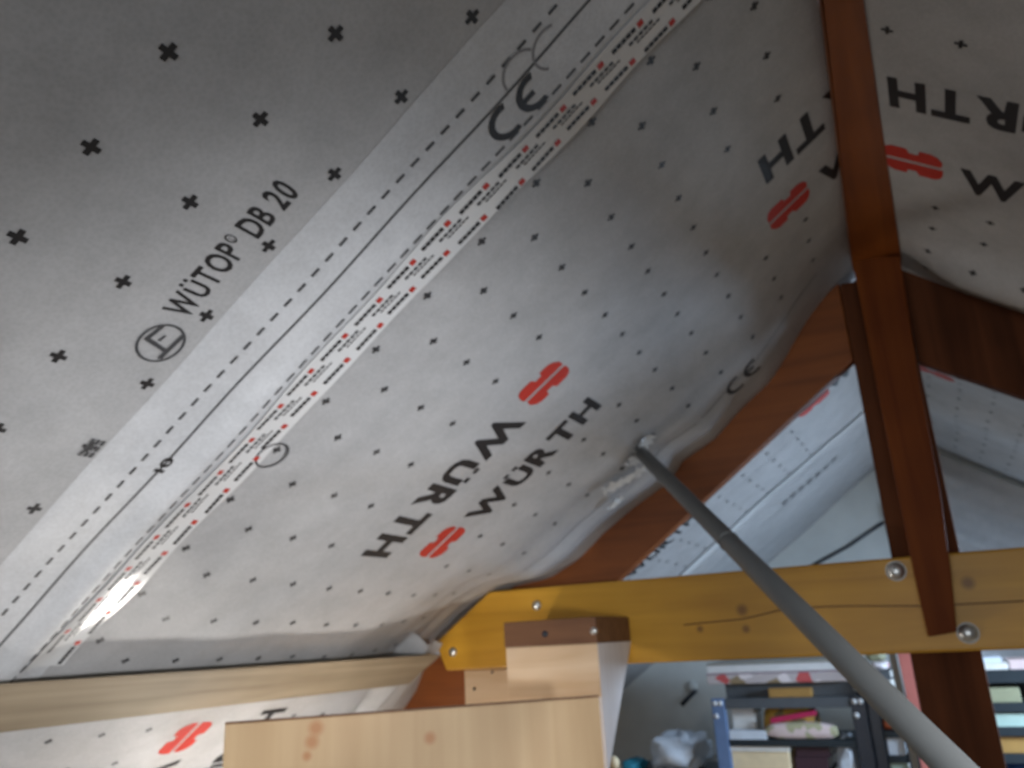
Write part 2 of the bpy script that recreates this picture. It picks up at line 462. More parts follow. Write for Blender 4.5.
# second sheet between the tape and the truss
shB = root_at('roof_membrane', 'grey roofing membrane strip with the two large lettered rows beside the left rafter', SL, 1.5, GRP)
sheet('sheet', SL, -U0, UMAX - U0, .895, 2.40, 0, M['memb'], shB, du=.03, dv=.018)
pol = []
for i in range(0, 9):
    for j in range(-5, 22):
        uu, vv = .648 + .1215 * j, 1.080 + .1195 * i
        if 1.36 < vv < 1.72 and (.62 < uu < 1.32 or uu > 1.78 or uu < .2): continue
        pol += cross(uu + .006 * (i - 1), vv, .0082, .0030)
for j in range(-4, 20): pol += cross(.58 + .1215 * j, .985, .0082, .0030)
print_polys('cross_marks', SL, pol, .0008, M['inkmid'], shB)
HB = .0008
def rows(S, sh, base, v_row, h, first, n, ulim=9):
    """a pair of facing rows: lettering down the slope, then lettering up the slope"""
for k in (-1, 0, 1):
    du = 1.155 * k if k < 1 else 1.20
    print_text('brand_lettering', SL, 'W\u00dcRTH', .825 + du, 1.438, DWN, FAR, .455, .088, HB, M['ink'], shB, .042)
    print_polys('brand_logo', SL, logo_polys(.672 + du, 1.420, DWN, FAR, .115, .092), HB, M['red'], shB)
    print_text('brand_lettering', SL, 'W\u00dcRTH', 1.118 + du * .96, 1.738, UPS, NEAR, .415, .080, HB, M['ink'], shB, .042)
    print_polys('brand_logo', SL, logo_polys(1.262 + du * .96, 1.722, UPS, NEAR, .112, .094), HB, M['red'], shB)
seg = [[(u * .04, 2.135), (u * .04 + .04, 2.135), (u * .04 + .04, 2.138), (u * .04, 2.138)] for u in range(2, 50)]
print_polys('solid_line', SL, seg, HB, M['inkgrey'], shB)
seg = [[(u * .04, 2.205), (u * .04 + .04, 2.205), (u * .04 + .04, 2.2065), (u * .04, 2.2065)] for u in range(6, 50)]
print_polys('solid_line', SL, seg, HB, M['inkfaint'], shB)
uu, vv = surf_uv(737, 383); ce(SL, uu, vv, UPS, NEAR, .075, HB, M['ink'], shB)
uu, vv = plane_uv(272, 455); print_polys('round_emblem', SL, arc(uu, vv, UPS, NEAR, 0, 0, .026, .030, 0, 2 * math.pi, 28), .0062, M['inkgrey'], shB)

# printed tape over the lap
tp = thing('adhesive_tape', 'strip of printed white adhesive tape with red squares over the membrane joint', 'tape', (SL(1.8, .92)[0], .92, -CZ))
def tape_v(u): return .888 + .006 * math.sin(u * 7) + .004 * math.sin(u * 19)
n = 110
v_, f_ = [], []
for i in range(n + 1):
    u = -.05 + 1.66 * i / n; a = tape_v(u); b = a + .074 + .003 * math.sin(u * 23)
    for q in (0, .33, .67, 1): v_.append(SL(u, a + (b - a) * q, .0052))
for i in range(n):
    for q in range(3): f_.append((i * 4 + q, i * 4 + q + 1, (i + 1) * 4 + q + 1, (i + 1) * 4 + q))
mesh('tape_strip', v_, f_, M['tape'], tp, smooth=True)
def bar(u, v, L, W): return [(u, v), (u + L, v), (u + L, v + W), (u, v + W)]
bars, thin, reds = [], [], []
u = -.03; k = 0
while u < 1.52:
    a = tape_v(u)
    for tr, off in ((.008, 0.0), (.051, .036)):
        uu = u + off
        reds.append(bar(uu, a + tr + .003, .010, .010))
        for q in range(5): bars.append(bar(uu + .0145 + q * .0092, a + tr + .004, .0080, .0075))
        if tr < .03:
            for q in range(5): thin.append(bar(uu - .012 + q * .0095, a + tr + .0195, .0075, .0055))
            for q in range(6): thin.append(bar(uu - .022 + q * .0075, a + tr + .0285, .0062, .0032))
    u += .0770; k += 1
print_polys('printed_words', SL, bars, .0060, M['ink'], tp)
print_polys('printed_small_words', SL, thin, .0060, M['inkgrey'], tp)
print_polys('red_squares', SL, reds, .0062, M['red'], tp)

# left slope beyond the truss
shC = root_at('roof_membrane', 'bluish lit membrane strip on the left slope beyond the truss', SL, 3.4, GRP)
sheet('sheet', SL, -U0, UMAX - U0, 2.405, YG + .05, 0, M['memb'], shC, du=.06, dv=.04)
u1, v1 = plane_uv(628, 577); u2, v2 = plane_uv(700, 517)
print_text('brand_lettering', SL, 'W\u00dcRTH', u1, (v1 + v2) / 2, UPS, NEAR, u1 - u2, .10, .003, M['ink'], shC, .03)
uu, vv = plane_uv(800, 418); print_polys('brand_logo', SL, logo_polys(uu, vv, UPS, NEAR, .14, .10), .003, M['red'], shC)
uu, vv = plane_uv(828, 390); print_text('brand_lettering', SL, 'W\u00dcRTH', uu, vv, UPS, NEAR, .40, .09, .003, M['ink'], shC, .03)
for (p0, p1, wd) in (((690, 570), (790, 478), .005), ((700, 582), (860, 435), .004), ((735, 575), (868, 455), .004), ((640, 575), (800, 430), .003)):
    a, b = plane_uv(*p0), plane_uv(*p1); vm = (a[1] + b[1]) / 2
    print_polys('solid_line', SL, [[(b[0] + (a[0] - b[0]) * q / 12, vm), (b[0] + (a[0] - b[0]) * (q + 1) / 12, vm), (b[0] + (a[0] - b[0]) * (q + 1) / 12, vm + wd), (b[0] + (a[0] - b[0]) * q / 12, vm + wd)] for q in range(12)], .003, M['inkgrey'] if wd > .0045 else M['inkfaint'], shC)
a = plane_uv(820, 470); pol = []
for q in range(7): pol.append(bar(a[0] - .1 + q * .05, a[1], .035, .014)); pol.append(bar(a[0] - .09 + q * .05, a[1] + .03, .03, .008))
print_polys('dashed_line', SL, pol, .003, M['inkgrey'], shC)
pol = []
for i in range(0, 10):
    for j in range(0, 14): pol += cross(.4 + .1215 * j, 2.5 + .12 * i, .009, .003)
print_polys('cross_marks', SL, pol, .003, M['inkgrey'], shC)
tpc = tag(sheet('adhesive_tape', SL, -.05, 3.0, 3.62, 3.70, .006, M['tape']), 'pale unprinted tape strip on the left slope beyond the truss', 'tape')

# right slope
shR = root_at('roof_membrane', 'grey membrane strip with upside-down letters right of the ridge beam', SR, 0, GRP)
sheet('sheet', SR, -U0, UMAX - U0, YR, 2.40, 0, M['memb'], shR, du=.05, dv=.03)
for k in (0, 1):
    du = 1.13 * k
    a = plane_uv(889, 92, 'R'); print_text('brand_lettering', SR, 'W\u00dcRTH', a[0] + .42 + du, a[1] - .048, UPS, FAR, .42, .086, HB, M['ink'], shR, .042)
    a = plane_uv(884, 155, 'R'); print_polys('brand_logo', SR, logo_polys(a[0] + du, a[1] + .05, DWN, NEAR, .12, .105), HB, M['red'], shR)
    a = plane_uv(960, 190, 'R'); print_text('brand_lettering', SR, 'W\u00dcRTH', a[0] + du, a[1] - .005, DWN, NEAR, .42, .090, HB, M['ink'], shR, .042)
pol = []
b = plane_uv(962, 42, 'R'); c = plane_uv(935, 208, 'R')
for j in range(-1, 9):
    for i in range(-14, 1): pol += cross(b[0] + .115 * j, b[1] + .12 * i, .010, .003, .1)
    for i in range(0, 6): pol += cross(c[0] + .115 * j - .008 * i, c[1] + .118 * i, .009, .003, .1)
print_polys('cross_marks', SR, pol, HB, M['ink'], shR)
shS = root_at('roof_membrane', 'bluish lit membrane on the right slope beyond the truss', SR, 3.4, GRP)
sheet('sheet', SR, -U0, UMAX - U0, 2.405, YG + .05, 0, M['memb'], shS, du=.06, dv=.03)
a = plane_uv(908, 364, 'R'); print_polys('brand_logo', SR, logo_polys(a[0], a[1] + .06, DWN, NEAR, .17, .12), HB, M['red'], shS)
pol = []
for i in range(0, 17):
    for j in range(0, 9): pol += cross(.05 + .1215 * j, 2.62 + .12 * i, .010, .0035, .1)
print_polys('cross_marks', SR, pol, HB, M['inkgrey'], shS)

# ------------------------------------------------------------------ the truss
YC0, YC1 = 2.24, YT                           # collar front / back
zt, zb = .1535, -.0715
a, b, c = atY(489, 592, YC0), atY(435, 643, YC0), atY(446, 672, YC0)
kn = [(atY(x, y, YC0)[0], YC0, atY(x, y, YC0)[2], r) for x, y, r in ((742, 610, .02), (700, 629, .012), (746, 629, .014), (968, 583, .02), (605, 655, .01))]
M['yellow'] = wood('yellow_glazed_wood', (.60, .315, .030, 1), (.46, .225, .018, 1), 'x', rough=.42, knots=kn, knotcol=(.20, .085, .014, 1))
coll = thing('collar_beam', 'yellow varnished horizontal tie beam with bolts crossing the truss', 'beam', (0, YC0, zb))
prism('timber', [(a[0], zt), (b[0], b[2]), (c[0], zb), (1.25, zb), (1.32, b[2]), (1.24, zt)], YC0, YC1 + .02, M['yellow'], coll, .006)
cp = [atY(x, y, YC0 - .001) for x, y in ((684, 625), (742, 619), (790, 608), (850, 606), (930, 606), (1024, 601))]
for (x, y, r) in ((537, 605.5, .016), (453, 652, .0155)):
    p = atY(x, y, YC0)
    s = tube('bolt_head', [(p[0], YC0 + .004, p[2]), (p[0], YC0 - .003, p[2]), (p[0], YC0 - .008, p[2]), (p[0], YC0 - .010, p[2])], [r * .9, r * .9, r * .6, r * .2], M['zinc'], coll, 24)
for (x, y) in ((896, 571), (968, 633)):
    p = atY(x, y, YC0)
    wsh = tube('washer', [(p[0], YC0 + .002, p[2]), (p[0], YC0 - .003, p[2])], .024, M['washer'], coll, 28, flat=True)
    tube('bolt_head', [(p[0], YC0 - .0031, p[2]), (p[0], YC0 - .006, p[2]), (p[0], YC0 - .010, p[2]), (p[0], YC0 - .0125, p[2])], [.021, .020, .013, .004], M['zinc'], wsh, 24)
tube('crack', [tuple(q) for q in cp], .0016, M['brownblock'], coll, 6)

pl, pr = atY(909, 652, YT), atY(982, 652, YT)
kp = thing('king_post', 'dark brown square king post behind the yellow tie beam', 'post', ((pl[0] + pr[0]) / 2, YT + .07, -CZ))
box('timber', pl[0], pr[0], YT + .02, YT + .16, -CZ, .93, M['dkwood'], kp, .006)

q1, q2 = atY(840, 370, YT), atY(615, 580, YT)
sl = (q1[2] - q2[2]) / (q1[0] - q2[0])
rl = thing('rafter', 'reddish brown left rafter of the truss above the pale slope', 'rafter', (-3.3, YT + .07, -CZ))
tl = lambda x: RIDGE[2] + .03 - abs(x) * SP / CP
xk = -1.1; zk = q1[2] + sl * (xk - q1[0]); xe = -3.5
prism('timber', [(pl[0] - .001, tl(pl[0])), (pl[0] - .001, q1[2] + sl * (pl[0] - q1[0])), (xk, zk), (xk - (zk + CZ) / (SP / CP), -CZ), (xe, -CZ), (xe, tl(xe))], YT + .02, YT + .065, M['redwood_x'], rl, .005)
q3, q4 = atY(915, 358, YT), atY(1024, 395, YT)
s2 = (q4[2] - q3[2]) / (q4[0] - q3[0])
rr = thing('rafter', 'dark reddish right rafter meeting the king post', 'rafter', (3.3, YT + .07, -CZ))
zk2 = q3[2] + s2 * (1.0 - q3[0])
prism('timber', [(pr[0] + .001, tl(pr[0])), (pr[0] + .001, q3[2] + s2 * (pr[0] - q3[0])), (1.0, zk2), (1.0 + (zk2 + CZ) / (SP / CP), -CZ), (3.5, -CZ), (3.5, tl(3.5))], YT + .02, YT + .065, M['dkwood'], rr, .005)

# red board hanging in front of the tie beam, and the ridge beam above it
YB = 2.175
ptsL = [atY(x, y, YB) for x, y in ((928, 637), (913, 570), (897, 489), (874, 373), (858, 290), (851, 256))]
ptsR = [atY(x, y, YB) for x, y in ((957, 632), (951, 570), (940, 489), (918, 373), (907, 300), (900, 256))]
poly = [(p[0], p[2]) for p in ptsL] + [(p[0], p[2]) for p in reversed(ptsR)]
hb = thing('hanging_board', 'red stained upright board hanging in front of the yellow tie beam', 'board', (ptsL[0][0], YB, ptsL[0][2]))
prism('timber', poly, YB, YC0, M['redwood'], hb, .004)
zr = (ptsL[-1][2] + ptsR[-1][2]) / 2 - .004
nl_, nr_ = atZ(818, 0, zr), atZ(864, 0, zr)
fl_, fr_ = atZ(848, 253, zr), atZ(901, 253, zr)
def ext(a, b, Y): t = (Y - a[1]) / (b[1] - a[1]); return a[0] + (b[0] - a[0]) * t
rb = thing('ridge_beam', 'orange red ridge beam running overhead under the roof peak', 'beam', (0, 1.2, zr))
YN = .15; t0 = zr + .13
v, f = hexa([(ext(fl_, nl_, YN), YN, zr), (ext(fr_, nr_, YN), YN, zr), (ext(fr_, nr_, YN), YN, t0), (ext(fl_, nl_, YN), YN, t0),
             (fl_[0], YC0, zr), (fr_[0], YC0, zr), (fr_[0], YC0, t0), (fl_[0], YC0, t0)])
mesh('timber', v, f, M['redwood_y'], rb, bevel=.004)

# ------------------------------------------------------------------ purlin on the left slope
hp = .045
ua, _ = plane_uv(0, 684, 'L', hp); ub, _ = plane_uv(0, 733, 'L', hp)
pv = lambda u, v, h: tuple((RIDGE + DNL * (u + U0) + NL * h)[i] if i != 1 else v for i in range(3))
pu = thing('purlin', 'weathered grey brown timber purlin along the left slope', 'beam', pv(ub, 1.0, hp))
def sh(p, dx): return (p[0] - dx, p[1], p[2])
v, f = hexa([q for y in (-2.4, 2.13) for q in (pv(ua, y, hp), pv(ub, y, hp), sh(pv(ub, y, hp), .088), sh(pv(ua, y, hp), .088))])
mesh('timber', v, f, M['greywood'], pu, bevel=.004)

# crumpled membrane flap folded over the purlin end beside the tie beam
v_, f_ = [], []
nu_, nv_ = 44, 16
for i in range(nu_ + 1):
    u = ua + .004 + .60 * i / nu_
    for j in range(nv_ + 1):
        t = j / nv_
        v = 2.03 + .17 * t - .02 * math.sin(3 * t + u * 3)
        h = .004 + .058 * (.85 + .15 * smooth(ua, ua + .03, u)) * (1 - .4 * smooth(ub, ub + .12, u)) * smooth(0, .35, t) * 1.0 + .005 * math.sin(t * 11 + u * 6) * smooth(0, .3, t)
        v_.append(SL(u, v, h))
for i in range(nu_):
    for j in range(nv_): f_.append((i * (nv_ + 1) + j, i * (nv_ + 1) + j + 1, (i + 1) * (nv_ + 1) + j + 1, (i + 1) * (nv_ + 1) + j))
fl = mesh('folded_flap', v_, f_, M['memb'], shB, smooth=True)

# ------------------------------------------------------------------ grey pipe and its tape collar
uu, vv = surf_uv(640, 452); top = Vector(SL(uu, vv, -.006))
bot = ray(949, 763).normalized(); bot = bot * 0.98
d = (bot - top)
end = top + d * 1.9
end = top + d * min(1.9, (-CZ + .0 - top[2]) / d[2]) if d[2] < 0 else end
pp = thing('vent_pipe', 'grey plastic pipe slanting from the membrane across the tie beam', 'pipe', tuple(top))
RP = .0176
end = top + d * 1.35
tube('pipe_run', [tuple(top), tuple(end)], RP, M['pipe'], pp, 28)
m1 = top + d * .455; m2 = top + d * .53
tube('pipe_socket', [tuple(m1), tuple(m1), tuple(m2), tuple(m2)], [RP * .9, RP * 1.07, RP * 1.07, RP * .9], M['pipe'], pp, 28)
def patch(name, cu, cv, L, W, ang, h, mat, parent=None, n=18, m=8, seed=1):
    rnd = random.Random(seed); v_, f_ = [], []
    for i in range(n + 1):
        for j in range(m + 1):
            x = (i / n - .5) * L; y = (j / m - .5) * W * (1 + .25 * math.sin(i * 1.3 + seed))
            u = cu + x * math.cos(ang) - y * math.sin(ang); v = cv + x * math.sin(ang) + y * math.cos(ang)
            v_.append(SL(u, v, h + .005 * rnd.random() + .004 * math.sin(i * 1.7 + j)))
    for i in range(n):
        for j in range(m): f_.append((i * (m + 1) + j, i * (m + 1) + j + 1, (i + 1) * (m + 1) + j + 1, (i + 1) * (m + 1) + j))
    return mesh(name, v_, f_, mat, parent, smooth=True)
M['tape2'] = plain('crumpled_clear_tape', (.72, .71, .69), rough=.2, var=.2, scale=40, bump=.4)
for k, (x, y, L, W, an) in enumerate(((638, 447, .10, .055, .25), (621, 476, .13, .032, -.30), (611, 497, .05, .028, .3))):
    uu, vv = surf_uv(x, y); patch('sealing_tape', uu, vv, L, W, an, .011 + .004 * k, M['tape2'], pp, seed=k + 2)

# ------------------------------------------------------------------ block on the tie beam, pale post, front board
YF = 1.985
x0, x1 = atY(504, 640, YF)[0], atY(597, 640, YF)[0]
zT, zM = atY(550, 619.5, YF)[2], atY(550, 645.5, YF)[2]
zB = atY(555, 698, YF)[2]
bk = thing('timber_bracket', 'pale timber block with brown stained top bolted to the tie beam', 'bracket', (x0, YF, zB))
tb = box('top_block', x0, x1, YF, YC0, zM, zT, M['brownblock'], bk, .004)
tube('screw_hole', [(atY(545, 634, YF)[0], YF - .0008, atY(545, 634, YF)[2]), (atY(545, 634, YF)[0], YF + .01, atY(545, 634, YF)[2])], .0085, M['black'], tb, 16)
p = atY(594, 631, YF); tube('screw', [(p[0], YF + .004, p[2]), (p[0], YF - .004, p[2]), (p[0], YF - .006, p[2])], [.009, .009, .005], M['zinc'], tb, 18)
box('front_block', x0 + .004, x1, YF, YF + .10, zB, zM, M['pale_x'], bk, .003)
# tapering cheek
zlo = atY(607, 772, YF)[2]
v, f = hexa([(x1 - .03, YF + .002, zM), (x1 - .03, YC0, zM), (x1 - .03, YF + .010, zlo), (x1 - .03, YF + .002, zlo), (x1 + .001, YF + .002, zM), (x1 + .001, YC0, zM), (x1 + .001, YF + .010, zlo), (x1 + .001, YF + .002, zlo)])
mesh('cheek', v, f, M['palewhite'], bk, bevel=.002)
pa, pb = atY(472, 690, YT), atY(562, 690, YT)
ps = thing('pale_post', 'pale pine post standing under the left end of the tie beam', 'post', (pa[0], YT - .02, -CZ))
box('timber', pa[0], pb[0], YT - .045, YT + .018, -CZ, zb - .002, M['pale_x'], ps, .004)
for x, y in ((492, 673), (474, 690)):
    p = atY(x, y, YT - .045); tube('nail', [(p[0], YT - .046, p[2]), (p[0] + .006, YT - .052, p[2] + .006)], .0028, M['black'], ps, 8)

A = atY(599, 697, 1.78); B0 = atZ(225, 724.5, A[2])
ex = (B0 - A); ex[2] = 0; W_ = ex.length; ex.normalize(); ny = Vector((-ex[1], ex[0], 0))
if ny[1] < 0: ny = -ny
C = lambda s, t, z: tuple(A + ex * s + ny * t + Vector((0, 0, z)))
H_ = -CZ - A[2]
kk = []
def onboard(px, py):
    r = ray(px, py); return r * (A.dot(ny) / r.dot(ny))
for (x, y, r) in ((430, 738, .016), (316, 728, .02), (312, 742, .018), (307, 756, .012)):
    p = onboard(x, y); kk.append((p[0], p[1], p[2], r))
M['board'] = wood('pale_spruce_board', (.54, .375, .205, 1), (.45, .295, .15, 1), 'z', rough=.5, knots=kk, knotcol=(.40, .17, .06, 1), scale=.7)
fb = thing('wooden_board', 'large pale spruce board standing upright in the foreground at the bottom', 'board', C(W_ / 2, .01, H_))
v, f = hexa([C(0, 0, 0), C(W_, 0, 0), C(W_, 0, H_), C(0, 0, H_), C(0, .019, 0), C(W_, .019, 0), C(W_, .019, H_), C(0, .019, H_)])
mesh('panel', v, f, M['board'], fb, bevel=.0015)
v, f = hexa([C(0, -.0005, .003), C(W_, -.0005, .003), C(W_, -.0005, 0), C(0, -.0005, 0), C(0, .0195, .003), C(W_, .0195, .003), C(W_, .0195, 0), C(0, .0195, 0)])
mesh('edge_strip', v, f, M['brownblock'], fb)

# ------------------------------------------------------------------ added tripod fill lamp, unseen right of the camera, brightens the lower left slope
LP = Vector((.72, .34, -.25))
hd = (Vector((-1.6, 1.36, -0.10)) - LP).normalized()
wl = thing('fill_lamp', 'unseen black tripod fill lamp added to brighten the lower left slope', 'lamp', (LP[0], LP[1], -CZ))
back = LP - hd * .13
tube('stem', [(back[0], back[1], -CZ + .35), (back[0], back[1], back[2] - .05)], .015, M['black'], wl)
for k in range(3):
    an = k * 2.094 + .3
    tube('leg', [(back[0], back[1], -CZ + .42), (back[0] + .3 * math.cos(an), back[1] + .3 * math.sin(an), -CZ)], .011, M['black'], wl, 10)
tube('reflector', [tuple(LP - hd * q) for q in (.16, .155, .08, .012, .0, .0, .07)], [.03, .07, .12, .15, .152, .145, .10], M['black'], wl, 28, caps=True)
sl_ = bpy.data.lights.new('fill_lamp_light', 'SPOT'); sl_.energy = 132; sl_.color = (.98, .985, 1.0)
sl_.spot_size = math.radians(68); sl_.spot_blend = 1.0; sl_.shadow_soft_size = .10
so = bpy.data.objects.new('fill_lamp_light', sl_); col.objects.link(so)
so.location = LP + hd * .02 + Vector((0, 0, CZ)); so.rotation_euler = hd.to_track_quat('-Z', 'Y').to_euler()

BP = Vector((-1.49, 1.58, -.60))
bl = thing('bulb_lamp', 'bare bulb lamp on a thin stand behind the spruce board', 'lamp', (BP[0], BP[1], -CZ))
tube('foot', [(BP[0], BP[1], -CZ), (BP[0], BP[1], -CZ + .02), (BP[0], BP[1], -CZ + .03)], [.11, .11, .03], M['black'], bl, 24)
tube('stem', [(BP[0], BP[1], -CZ + .03), (BP[0], BP[1], BP[2] - .12)], .010, M['black'], bl, 12)
tube('socket', [(BP[0], BP[1], BP[2] - .12), (BP[0], BP[1], BP[2] - .05)], .018, M['white'], bl, 16)
me_, N_, L_, B_ = newmat('lit_bulb'); B_.inputs['Emission Color'].default_value = (1, .95, .88, 1); B_.inputs['Emission Strength'].default_value = 85
tube('bulb', [(BP[0], BP[1], BP[2] + z) for z in (-.05, -.035, -.01, .02, .05, .07, .08, .083)], [.016, .034, .052, .06, .052, .034, .016, .004], me_, bl, 20)

# ------------------------------------------------------------------ beyond the truss: gable corner, racks and their load
hung_v, hung_f = [], []
nx, nz = 26, 40
for i in range(nx + 1):
    for j in range(nz + 1):
        x = -.16 + .80 * i / nx; zt_ = RIDGE[2] - .02 - abs(x) * SP / CP
        z = -.35 + (zt_ + .35) * j / nz
        s_ = z + .42 * x
        y = YG - .05 - .030 * math.sin(s_ * 17 + .5 * math.sin(x * 5)) - .010 * math.sin(s_ * 41 + x * 9)
        hung_v.append((x, y, z))
for i in range(nx):
    for j in range(nz): hung_f.append((i * (nz + 1) + j, (i + 1) * (nz + 1) + j, (i + 1) * (nz + 1) + j + 1, i * (nz + 1) + j + 1))
hm = thing('hung_membrane', 'creased membrane hung over the gable wall right of the king post', 'membrane', (.2, YG - .03, -.35))
mesh('sheet', hung_v, hung_f, M['memb'], hm, smooth=True)

p0, p1 = atY(812, 566, YG - .012), atY(884, 522, YG - .012)
tag(tube('cable', [tuple(p0), tuple((p0 + p1) / 2 + Vector((0, 0, -.012))), tuple(p1)], .008, M['black'], None, 10), 'thin black cable on the gable wall above the tie beam', 'cable')
p = atY(690, 698, YG)
hk = thing('wall_hook', 'small dark metal hook on the grey gable wall', 'hook', (p[0], YG, p[2]))
tube('hook_arm', [(p[0] + .045, YG + .01, p[2] + .045), (p[0] + .03, YG - .03, p[2] + .03), (p[0] - .045, YG - .035, p[2] - .035)], .012, M['black'], hk, 10)
tube('hook_plate', [(p[0] + .02, YG + .004, p[2] + .06), (p[0] + .02, YG - .012, p[2] + .06)], .035, M['wall'], hk, 14)

def cm(name, r, g, b, rough=.6, var=.15): 
    M[name] = plain(name, srgb(r, g, b), rough=rough, var=var, scale=25); return M[name]
for n_, c_ in dict(paper=(238, 234, 226), cream=(242, 218, 178), purple=(62, 36, 46), bluewhite=(218, 226, 236), yellow_pack=(206, 160, 60), magenta=(186, 34, 84),
                   floral=(222, 196, 192), gold=(170, 130, 70), slate=(84, 88, 92), pinkboard=(190, 110, 100), mint=(176, 200, 188), orange=(222, 120, 80),
                   teal=(40, 130, 150), greyboard=(150, 148, 140), olive=(150, 150, 120), darkshelf=(30, 40, 46), lilac=(190, 170, 190), blue=(70, 110, 180), knob=(205, 175, 135), bluegrey=(104, 128, 166)).items():
    cm(n_, *c_)
def mottled(name, base, spots, scale):
    m, N, L, B = newmat(name)
    tc = N.new('ShaderNodeTexCoord'); vo = N.new('ShaderNodeTexVoronoi'); vo.inputs['Scale'].default_value = scale
    L.new(tc.outputs['Object'], vo.inputs['Vector'])
    rp = N.new('ShaderNodeValToRGB'); rp.color_ramp.interpolation = 'CONSTANT'
    e = rp.color_ramp.elements; e[0].color = srgb(*base); e[1].color = srgb(*spots[0]); e[1].position = .62
    for k, c in enumerate(spots[1:]):
        q = e.new(.72 + .1 * k); q.color = srgb(*c)
    sp = N.new('ShaderNodeSeparateColor'); L.new(vo.outputs['Color'], sp.inputs[0]); L.new(sp.outputs[0], rp.inputs[0])
    L.new(rp.outputs[0], B.inputs['Base Color']); B.inputs['Roughness'].default_value = .6
    M[name] = m
mottled('magazine_print', (196, 186, 186), ((200, 90, 90), (150, 130, 100), (235, 225, 225)), 22)
mottled('floral_cloth', (226, 204, 200), ((215, 130, 135), (180, 175, 140)), 26)
mottled('packet_print', (204, 156, 62), ((224, 186, 50), (130, 110, 70)), 24)

RY_ = 3.95
zpx = lambda px, py, Y=RY_: atY(px, py, Y)[2]
xpx = lambda px, py, Y=RY_: atY(px, py, Y)[0]
def rack(label, xl, xr, zs, depth, post, label2=None, screws=True):
    r = thing('metal_rack', label, 'rack', ((xl + xr) / 2, RY_, -CZ))
    top = zs[0]
    for x in (xl, xr - post):
        for y in (RY_, RY_ + depth - .03):
            po = box('post', x, x + post, y, y + .03, -CZ, top, M['bluegrey'] if (x == xl and screws) else M['black'], r, .004)
            if y == RY_ and screws:
                for dx, dz in ((.018, -.02), (post - .018, -.02), (.018, -.075)):
                    tube('screw', [(x + dx, RY_ + .001, top + dz), (x + dx, RY_ - .006, top + dz)], .011, M['white'], po, 12)
    for k, z in enumerate(zs):
        sh_ = box('shelf', xl + post + .001, xr - post - .001, RY_ + .004, RY_ + depth, z - (.045 if k == 0 else .028), z - .001, M['slate'] if k == 0 else M['darkshelf'], r, .003)
    return r
zTop = zpx(790, 697.5); zS1 = zpx(790, 740); zS2 = zpx(790, 800)
xl, xr = xpx(713, 720), xpx(868, 720)
rack('dark metal rack with pale left post under the tie beam', xl, xr, [zTop, zS1, zS2], .40, .060)

def book(name, label, x0, x1, y0, y1, z0, z1, cover, cat='book', group=None):
    t = thing(name, label, cat, ((x0 + x1) / 2, y0, z0), group); g = min(.006, (z1 - z0) * .2)
    box('pages', x0 + .004, x1 - .004, y0 + .004, y1 - .004, z0 + g, z1 - g, M['paper'], t, 0)
    box('cover', x0, x1, y0, y1, z0, z0 + g, M[cover], t, 0); box('cover', x0, x1, y0, y1, z1 - g, z1, M[cover], t, 0)
    box('spine', x0, x1, y0 - .002, y0 + .003, z0, z1, M[cover], t, 0)
    return t
def carton(name, label, x0, x1, y0, y1, z0, z1, mat, lid=None, cat='box', lidh=.25):
    t = thing(name, label, cat, ((x0 + x1) / 2, y0, z0))
    zl = z1 - (z1 - z0) * (lidh if lid else 0)
    box('body', x0, x1, y0, y1, z0, zl, M[mat], t, .004)
    if lid: box('lid', x0 - .006, x1 + .006, y0 - .006, y1 + .006, zl + .0005, z1, M[lid], t, .004)
    else: box('flap', x0 + .002, x1 - .002, y0 + .002, (y0 + y1) / 2, z1 + .0005, z1 + .004, M[mat], t, 0)
    return t
def blob(name, x0, x1, y0, y1, z0, z1, mat, seed, rough=.12, parent=None, flat=.25):
    rnd = random.Random(seed); ph = [rnd.uniform(0, 6.28) for _ in range(9)]
    v_, f_ = [], []; n, m = 28, 16
    for i in range(m + 1):
        th = math.pi * i / m
        for k in range(n):
            an = 2 * math.pi * k / n
            a = (math.sin(th) * math.cos(an), math.sin(th) * math.sin(an), math.cos(th))
            a = [math.copysign(abs(q) ** .7, q) for q in a]
            d_ = 1 + rough * (math.sin(3 * an + ph[0] + 2 * th) * math.sin(4 * th + ph[1]) + .6 * math.sin(7 * an + ph[2]) * math.sin(6 * th + ph[3]) + .4 * math.sin(11 * an + ph[4] + 9 * th))
            P = [q * d_ for q in a]
            z = max(P[2], -1.0)
            v_.append(((x0 + x1) / 2 + P[0] * (x1 - x0) / 2, (y0 + y1) / 2 + P[1] * (y1 - y0) / 2, max(z0, (z0 + z1) / 2 + z * (z1 - z0) / 2)))
    for i in range(m):
        for k in range(n): f_.append((i * n + k, i * n + (k + 1) % n, (i + 1) * n + (k + 1) % n, (i + 1) * n + k))
    return mesh(name, v_, f_, mat, parent, smooth=True)

D2 = RY_ + .02
